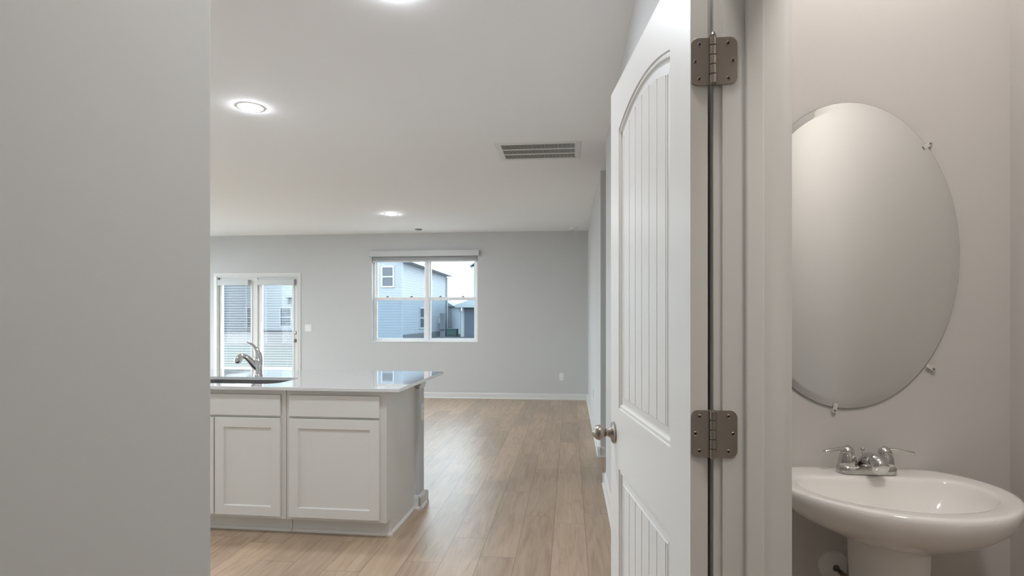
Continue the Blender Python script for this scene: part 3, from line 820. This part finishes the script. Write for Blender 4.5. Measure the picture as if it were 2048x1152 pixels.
# ------------------------------------------------------------------ pedestal sink
SXC = 0.848
ps = thing('pedestal_sink', 'white oval pedestal sink on the bathroom wall', 'sink', (SXC, BY1, 0))
def spline_half(pts, n):
    """closed symmetric outline from half points (x>=0) going from the back centre to the front centre"""
    P = [Vector((x, y)) for x, y in pts]
    def cr(p0, p1, p2, p3, t):
        return 0.5 * ((2*p1) + (-p0 + p2) * t + (2*p0 - 5*p1 + 4*p2 - p3) * t*t + (-p0 + 3*p1 - 3*p2 + p3) * t**3)
    ext = [Vector((-P[1].x, P[1].y))] + P + [Vector((-P[-2].x, P[-2].y))]
    dense = []
    for i in range(1, len(ext) - 2):
        for k in range(20): dense.append(cr(ext[i-1], ext[i], ext[i+1], ext[i+2], k / 20))
    dense.append(P[-1])
    L = [0.0]
    for a, b in zip(dense, dense[1:]): L.append(L[-1] + (b - a).length)
    out = []
    for k in range(n + 1):
        s = L[-1] * k / n
        j = 0
        while j < len(L) - 2 and L[j+1] < s: j += 1
        f = (s - L[j]) / max(1e-9, L[j+1] - L[j])
        out.append(dense[j].lerp(dense[j+1], f))
    return out + [Vector((-p.x, p.y)) for p in reversed(out[1:-1])]
NH = 44
RIM = spline_half([(0, -0.001), (0.10, -0.001), (0.175, -0.002), (0.212, -0.012), (0.245, -0.050), (0.276, -0.110), (0.287, -0.180), (0.278, -0.250), (0.250, -0.315), (0.205, -0.375), (0.145, -0.425), (0.075, -0.456), (0, -0.467)], NH)
BOWL = spline_half([(0, -0.108), (0.09, -0.108), (0.135, -0.112), (0.165, -0.110), (0.200, -0.126), (0.226, -0.170), (0.227, -0.225), (0.208, -0.285), (0.165, -0.340), (0.100, -0.382), (0, -0.402)], NH)
NECK = spline_half([(0, -0.09), (0.056, -0.095), (0.078, -0.13), (0.083, -0.19), (0.074, -0.25), (0.043, -0.288), (0, -0.30)], NH)
def mixr(A, B, f, z): return [(a.x + (b.x - a.x) * f, a.y + (b.y - a.y) * f, z) for a, b in zip(A, B)]
def scl(A, s, z, c=Vector((0, -0.25))): return [(c.x + (a.x - c.x) * s, c.y + (a.y - c.y) * s, z) for a in A]
mb = MB()
rings = [mixr(NECK, RIM, 0.0, 0.735), mixr(NECK, RIM, 0.04, 0.750), mixr(NECK, RIM, 0.25, 0.762), mixr(NECK, RIM, 0.52, 0.781), mixr(NECK, RIM, 0.76, 0.805), mixr(NECK, RIM, 0.90, 0.827),
         mixr(NECK, RIM, 0.965, 0.847), mixr(NECK, RIM, 0.992, 0.862), mixr(NECK, RIM, 1.0, 0.873), mixr(RIM, BOWL, 0.025, 0.8815), mixr(RIM, BOWL, 0.10, 0.8855), mixr(RIM, BOWL, 0.25, 0.886),
         mixr(RIM, BOWL, 0.70, 0.8840), mixr(RIM, BOWL, 0.86, 0.8830), mixr(RIM, BOWL, 0.95, 0.8812), mixr(RIM, BOWL, 1.0, 0.8780), scl(BOWL, 0.985, 0.8720), scl(BOWL, 0.962, 0.860), scl(BOWL, 0.90, 0.835), scl(BOWL, 0.80, 0.800), scl(BOWL, 0.62, 0.775), scl(BOWL, 0.35, 0.764), scl(BOWL, 0.10, 0.761)]
mb.loft(rings, True, True, True)
mb.build('basin', 'china', ps, smooth=True, angle=60)
mb = MB()
def pr(s, z, dy=0.0): return [(p[0], p[1] + dy, p[2]) for p in scl(NECK, s, z, Vector((0, -0.20)))]
mb.loft([pr(1.25, 0.0), pr(1.28, 0.02), pr(1.20, 0.06), pr(0.98, 0.14), pr(0.90, 0.30), pr(0.90, 0.45), pr(0.94, 0.60), pr(0.985, 0.70), pr(0.99, 0.7345)], True, True, True)
mb.build('pedestal', 'china', ps, smooth=True, angle=60)
mb = MB(); mb.lathe([(0.024, 0.7615), (0.024, 0.7645), (0.017, 0.7655), (0.0, 0.7675)], 24, cap=False, origin=(0, -0.25, 0)); mb.build('drain', 'chrome', ps, smooth=True)

# bathroom faucet
bf = thing('bathroom_faucet', 'chrome two-handle faucet on the pedestal sink ledge', 'faucet', (SXC + 0.006, BY1 - 0.062, 0.8855))
mb = MB()
def stad(hw, r, z):
    pts = []
    for k in range(17): a = -PI/2 + PI*k/16; pts.append((hw + r*math.cos(a), r*math.sin(a), z))
    for k in range(17): a = PI/2 + PI*k/16; pts.append((-hw + r*math.cos(a), r*math.sin(a), z))
    return pts
mb.loft([stad(0.053, 0.0285, 0), stad(0.053, 0.0285, 0.010), stad(0.053, 0.027, 0.017), stad(0.053, 0.024, 0.021), stad(0.052, 0.015, 0.0225)], True, True, True)
mb.build('base_plate', 'chrome', bf, smooth=True, angle=50)
for s in (-1, 1):
    mb = MB()
    mb.lathe([(0.0240, 0.019), (0.0245, 0.021), (0.0240, 0.034), (0.0215, 0.046), (0.0175, 0.055), (0.0160, 0.058)], 28, origin=(s * 0.0515, 0, 0))
    h = mb.build('handle', 'chrome', bf, smooth=True, angle=50)
    mb = MB()
    mb.lathe([(0.0178, 0.057), (0.0185, 0.060), (0.0170, 0.066), (0.0125, 0.071), (0.0065, 0.0735), (0.0058, 0.0760), (0.0, 0.0775)], 28, origin=(s * 0.0515, 0, 0), cap=False)
    mb.tube([(s * 0.055, -0.001, 0.0655), (s * 0.070, -0.004, 0.0675), (s * 0.086, -0.008, 0.0665), (s * 0.104, -0.012, 0.0640), (s * 0.120, -0.016, 0.0625), (s * 0.124, -0.017, 0.0620)],
            [(0.0085, 0.0062), (0.0070, 0.0050), (0.0068, 0.0046), (0.0080, 0.0044), (0.0075, 0.0040), (0.003, 0.002)], 14)
    mb.build('lever', 'chrome', h, smooth=True, angle=50)
mb = MB()
mb.tube([(0, 0.016, 0.012), (0, -0.002, 0.028), (0, -0.024, 0.0395), (0, -0.048, 0.0415), (0, -0.068, 0.0375), (0, -0.080, 0.0325), (0, -0.0845, 0.0305), (0, -0.0875, 0.0290), (0, -0.0885, 0.0285)],
        [(0.025, 0.014), (0.0242, 0.0205), (0.0235, 0.0250), (0.0230, 0.0255), (0.0225, 0.0240), (0.0215, 0.0220), (0.0195, 0.0200), (0.0140, 0.0145), (0.0050, 0.0050)], 26)
mb.build('spout', 'chrome', bf, smooth=True, angle=60)
mb = MB(); mb.lathe([(0.0022, 0.02), (0.0022, 0.058), (0.0052, 0.060), (0.0052, 0.064), (0.003, 0.067), (0.0, 0.0675)], 14, origin=(0, 0.020, 0), cap=False); mb.build('lift_rod', 'chrome', bf, smooth=True)

# supply valve beside the pedestal
sv = thing('supply_valve', 'round white escutcheon with dark supply stop beside the sink pedestal', 'valve', (0.792, BY1, 0.585))
mb = MB(); mb.lathe([(0.046, 0), (0.044, -0.006), (0.032, -0.013), (0.012, -0.016), (0.010, -0.016)], 32, 'Y', cap=False); mb.build('escutcheon', 'plastic', sv, smooth=True)
mb = MB(); mb.lathe([(0.008, -0.01), (0.008, -0.05), (0.012, -0.05), (0.012, -0.075), (0.0, -0.076)], 16, 'Y', (0.012, 0, -0.012), cap=False); mb.build('stop_valve', 'nickel', sv, smooth=True)
mb = MB(); mb.tube([(0.012, -0.065, 0.0), (0.014, -0.065, 0.05), (0.026, -0.07, 0.10), (0.040, -0.075, 0.13)], 0.005, 10); mb.build('supply_hose', 'steel', sv, smooth=True)

# vanity light above the mirror, just over the top of the frame
vl = thing('vanity_light', 'three-globe vanity light above the oval mirror, just out of frame', 'wall light', (0.84, BY1, 2.52))
mb = MB(); mb.box(-0.29, 0.29, -0.022, 0, -0.045, 0.045); mb.build('backplate', 'nickel', vl, bevel=0.006)
for x in (-0.21, 0.0, 0.21):
    mb = MB(); mb.tube([(x, -0.02, 0), (x, -0.12, 0.0), (x, -0.18, -0.004)], 0.010, 12); ar = mb.build('arm', 'nickel', vl, smooth=True)
    mb = MB(); mb.lathe([(0.0, 0.050)] + [(0.052 * math.sin(PI * k / 14), 0.052 * math.cos(PI * k / 14)) for k in range(1, 14)] + [(0.0, -0.052)], 28, origin=(x, -0.215, -0.012), cap=False)
    mb.build('globe', 'globe', ar, smooth=True)

dl = thing('ceiling_dome_light', 'round frosted dome light on the bathroom ceiling, out of frame', 'ceiling light', (0.60, 0.50, H))  # unseen lamp added to even out the bathroom light
mb = MB(); mb.lathe([(0.165, 0), (0.165, -0.02), (0.150, -0.026), (0.150, 0.0)], 40, cap=False); mb.build('base_ring', 'nickel', dl, smooth=True)
mb = MB(); mb.lathe([(0.150, -0.024), (0.140, -0.055), (0.105, -0.085), (0.055, -0.100), (0.0, -0.104)], 40, cap=False); mb.build('diffuser', 'dome', dl, smooth=True)

# ------------------------------------------------------------------ outdoors
G = -0.12
tag(MB().box(-13.0, 3.0, 9.57, 16.2, G - 0.2, G).box(-13.0, -7.42, 0.5, 9.57, G - 0.2, G).build('ground_patio', 'concrete'), 'pale concrete slab outside the patio door', 'patio', kind='structure')  # left arm is unseen, added to bounce daylight through the side windows
tag(MB().box(-60, 30, -12, 28.5, G - 0.3, G - 0.01).build('ground_lawn', 'grass'), 'thin green lawn beyond the concrete patio', 'lawn', kind='structure')
tag(MB().box(-120, 60, 28.5, 140, G - 0.2, G - 0.005).build('ground_soil', 'soil'), 'dark bare soil around the neighbouring houses', 'ground', kind='structure')

def siding(mb, p0, p1, z0, z1, n, lap=0.165):
    pts = [(-0.10, z0)]
    z = z0
    while z < z1 - 1e-6:
        zt = min(z + lap, z1)
        pts += [(0.013, z), (0.003, zt)]
        z = zt
    pts.append((-0.10, z1))
    mb.prism(pts, (p0[0], p0[1], 0), (p1[0], p1[1], 0), (n[0], n[1], 0))

def house_window(root, x0, x1, z0, z1, y, axis='Y'):
    mb = MB(); t = 0.09
    for a in ((x0 - t, x0, z0 - t, z1 + t), (x1, x1 + t, z0 - t, z1 + t), (x0, x1, z0 - t, z0), (x0, x1, z1, z1 + t), (x0, x1, (z0 + z1) / 2 - 0.04, (z0 + z1) / 2 + 0.04)):
        if axis == 'Y': mb.box(a[0], a[1], y - 0.06, y + 0.02, a[2], a[3])
        else: mb.box(y - 0.02, y + 0.06, a[0], a[1], a[2], a[3])
    w = mb.build('house_window', 'housetrim', root)
    mb = MB()
    if axis == 'Y': mb.box(x0, x1, y - 0.035, y + 0.02, z0, z1)
    else: mb.box(y - 0.02, y + 0.035, x0, x1, z0, z1)
    mb.build('pane', 'housepane', w)
    return w

def gable_house(root, x0, x1, y0, y1, z1, rise, m, ov=0.45, lap=0.165, corner=True):
    mb = MB()
    siding(mb, (x0, y0), (x1, y0), G, z1, (0, -1), lap)
    siding(mb, (x1, y0), (x1, y1), G, z1, (1, 0), lap)
    siding(mb, (x0, y0), (x0, y1), G, z1, (-1, 0), lap)
    mb.box(x0 + 0.1, x1 - 0.1, y1 - 0.1, y1, G, z1)
    xm = (x0 + x1) / 2
    mb.loft([[(x0, y, z1), (x1, y, z1), (xm, y, z1 + rise)] for y in (y0, y1)], True, True, True)
    mb.build('siding_wall', m, root)
    mb = MB()
    sl = rise / (xm - x0)
    for s, xe in ((-1, x0 - ov), (1, x1 + ov)):
        ze = z1 - sl * ov
        mb.loft([[(xe, y, ze), (xm, y, z1 + rise), (xm, y, z1 + rise + 0.16), (xe, y, ze + 0.16)] for y in (y0 - 0.3, y1 + 0.3)], True, True, True)
    mb.build('roof', 'shingle', root)
    mb = MB()
    for s, xw in ((-1, x0), (1, x1)):
        xe = xw + s * ov
        ze = z1 - sl * ov
        a, b = sorted((xw, xe))
        mb = MB()
        mb.box(a, b, y0 - 0.28, y1 + 0.28, ze - 0.03, ze - 0.005)
        a, b = sorted((xe - s * 0.02, xe + s * 0.10))
        mb.box(a, b, y0 - 0.30, y1 + 0.30, ze - 0.03, ze + 0.13)
        mb.build('gutter', 'housetrim', root)
    if corner:
        for q in ((x1 - 0.10, x1 + 0.035, y0 - 0.035, y0 + 0.10), (x0 - 0.035, x0 + 0.10, y0 - 0.035, y0 + 0.10), (x1 - 0.05, x1 + 0.035, y1 - 0.10, y1 + 0.03)):
            MB().box(q[0], q[1], q[2], q[3], G, z1).build('corner_trim', 'siding_white', root)

hA = thing('neighbor_house', 'two-storey white sided house filling the left of the far window', 'house', (0, 0, 0))
gable_house(hA, -16.6, -10.18, 34.5, 47.1, 4.9, 1.05, 'siding')
house_window(hA, -11.43, -10.78, 3.26, 4.40, 34.5)
house_window(hA, 38.5, 39.9, 0.65, 1.95, -10.18, 'X'); house_window(hA, 41.2, 41.9, 3.10, 3.90, -10.18, 'X')
mb = MB(); mb.tube([(-10.06, 46.8, 4.6), (-10.06, 46.9, 0.3), (-9.9, 46.9, 0.0)], 0.07, 8); mb.build('downspout', 'housetrim', hA)
mb = MB(); mb.box(-16.6, -10.12, 34.44, 34.5, G, G + 0.10); mb.box(-10.18, -10.10, 34.5, 47.1, G, 0.28); mb.build('foundation', 'basefound', hA)
mb = MB(); mb.box(-10.2, -10.02, 44.2, 44.5, 0.9, 1.25); mb.build('vent_hood', 'housetrim', hA)

mb = MB(); siding(mb, (-9.78, 47.5), (-9.78, 51.5), G, 2.3, (1, 0)); siding(mb, (-11.5, 47.5), (-9.78, 47.5), G, 2.3, (0, -1)); mb.loft([[(-9.5, y, 2.25), (-11.5, y, 3.3), (-11.5, y, 2.25)] for y in (47.3, 51.8)], True, True, True)
mb.build('rear_wing', 'siding', hA)

hB = thing('neighbor_house', 'long white sided house seen through the patio door blinds', 'house', (0, 0, 0))
gable_house(hB, -34.6, -23.6, 58.0, 70.0, 6.4, 3.2, 'siding_white', lap=0.18)
house_window(hB, -30.22, -29.10, 0.45, 2.30, 58.0); house_window(hB, -33.9, -33.2, 0.35, 2.30, 58.0)
mb = MB(); mb.box(-29.35, -29.0, 57.55, 58.0, 3.3, 3.45); mb.lathe([(0.05, 3.3), (0.13, 3.0), (0.10, 2.8), (0.0, 2.8)], 12, origin=(-29.2, 57.75, 0), cap=False); mb.build('porch_lamp', 'darkwood', hB)
mb = MB(); mb.box(-34.6, -23.6, 57.93, 58.0, G, 0.05); mb.build('foundation', 'basefound', hB)
mb = MB(); mb.box(-34.42, -34.18, 57.7, 58.0, 0.6, 1.0); mb.box(-34.36, -34.24, 57.8, 58.0, 0.0, 0.6); mb.build('meter_box', 'darkwood', hB)

hG = thing('neighbor_house', 'grey sided house at the left edge of the patio door glass', 'house', (0, 0, 0))
gable_house(hG, -42.0, -33.45, 53.0, 57.0, 6.4, 3.0, 'siding_grey', lap=0.18)
mb = MB(); mb.box(-42, -33.4, 52.92, 53.0, G, 0.05); mb.build('foundation', 'basefound', hG)
house_window(hG, -36.5, -35.4, 3.6, 5.2, 53.0)

hC = thing('garage', 'low slate blue garage with grey roof at right of the far window', 'garage', (0, 0, 0))
mb = MB()
siding(mb, (-8.05, 43.0), (-3.6, 43.0), G, 2.18, (0, -1)); siding(mb, (-8.05, 43.0), (-8.05, 49.0), G, 2.18, (-1, 0)); siding(mb, (-3.6, 43.0), (-3.6, 49.0), G, 2.18, (1, 0)); mb.box(-8.0, -3.65, 48.9, 49.0, G, 2.18)
mb.build('siding_wall', 'siding_blue', hC)
mb = MB()
a = [(-8.50, 42.55, 2.30), (-3.15, 42.55, 2.30), (-3.15, 49.45, 2.30), (-8.50, 49.45, 2.30)]
b = [(-6.3, 45.9, 3.35), (-5.3, 45.9, 3.35), (-5.3, 46.1, 3.35), (-6.3, 46.1, 3.35)]
mb.loft([a, b], True, True, True); mb.build('roof', 'shingle', hC)
mb = MB(); mb.box(-8.55, -3.1, 42.50, 49.5, 2.08, 2.30); mb.build('fascia', 'housetrim', hC)
mb = MB(); mb.box(-8.09, -7.93, 42.96, 43.1, G, 2.08); mb.build('corner_trim', 'housetrim', hC)
mb = MB(); mb.tube([(-8.28, 42.85, 2.0), (-8.12, 42.92, 1.7), (-8.12, 42.92, G)], 0.09, 8); mb.build('downspout', 'housetrim', hC)
mb = MB(); mb.lathe([(0.0, 42.80), (0.09, 42.82), (0.11, 42.9), (0.08, 42.98)], 14, 'Y', (-7.03, 0, 1.53), cap=False); mb.build('wall_lamp', 'housetrim', hC)

hD = thing('neighbor_house', 'tall white house edge at the far right of the window', 'house', (0, 0, 0))
gable_house(hD, -10.40, -2.0, 62.5, 74.0, 7.2, 3.0, 'siding')
mb = MB(); mb.tube([(-10.5, 62.35, 6.9), (-10.5, 62.35, G)], 0.09, 8); mb.build('downspout', 'housetrim', hD)

pf = thing('privacy_fence', 'distant white vinyl fence between the white house and the garage', 'fence', (-18, 86, G))
mb = MB()
for k in range(24): mb.box(-6 + k * 0.5, -6 + k * 0.5 + 0.485, -0.02, 0.02, 0.05, 1.95)
mb.build('fence_panel', 'housetrim', pf)
for k in range(5):
    mb = MB(); mb.box(-6.1 + k * 3.0, -5.95 + k * 3.0, -0.08, 0.08, 0, 2.10); mb.build('fence_post', 'housetrim', pf)

gb = thing('utility_box', 'squat green utility box on the soil beside the blue garage', 'utility box', (-9.45, 46.0, G - 0.005))
mb = MB(); mb.box(-0.42, 0.42, -0.35, 0.35, 0.0, 0.48); mb.build('cabinet', 'greenbox', gb, bevel=0.02)
mb = MB(); mb.box(-0.45, 0.45, -0.38, 0.38, 0.48, 0.56); mb.build('lid', 'greenbox', gb, bevel=0.02)

dp = thing('utility_post', 'dark grey upright utility post in front of the white house', 'post', (-7.36, 33.0, G - 0.005))
mb = MB(); mb.box(-0.13, 0.13, -0.10, 0.10, 0, 1.72); mb.build('post', 'darkwood', dp, bevel=0.02)
mb = MB(); mb.box(-0.10, 0.18, -0.20, -0.10, 0.75, 1.25); mb.build('meter', 'darkwood', dp, bevel=0.02)
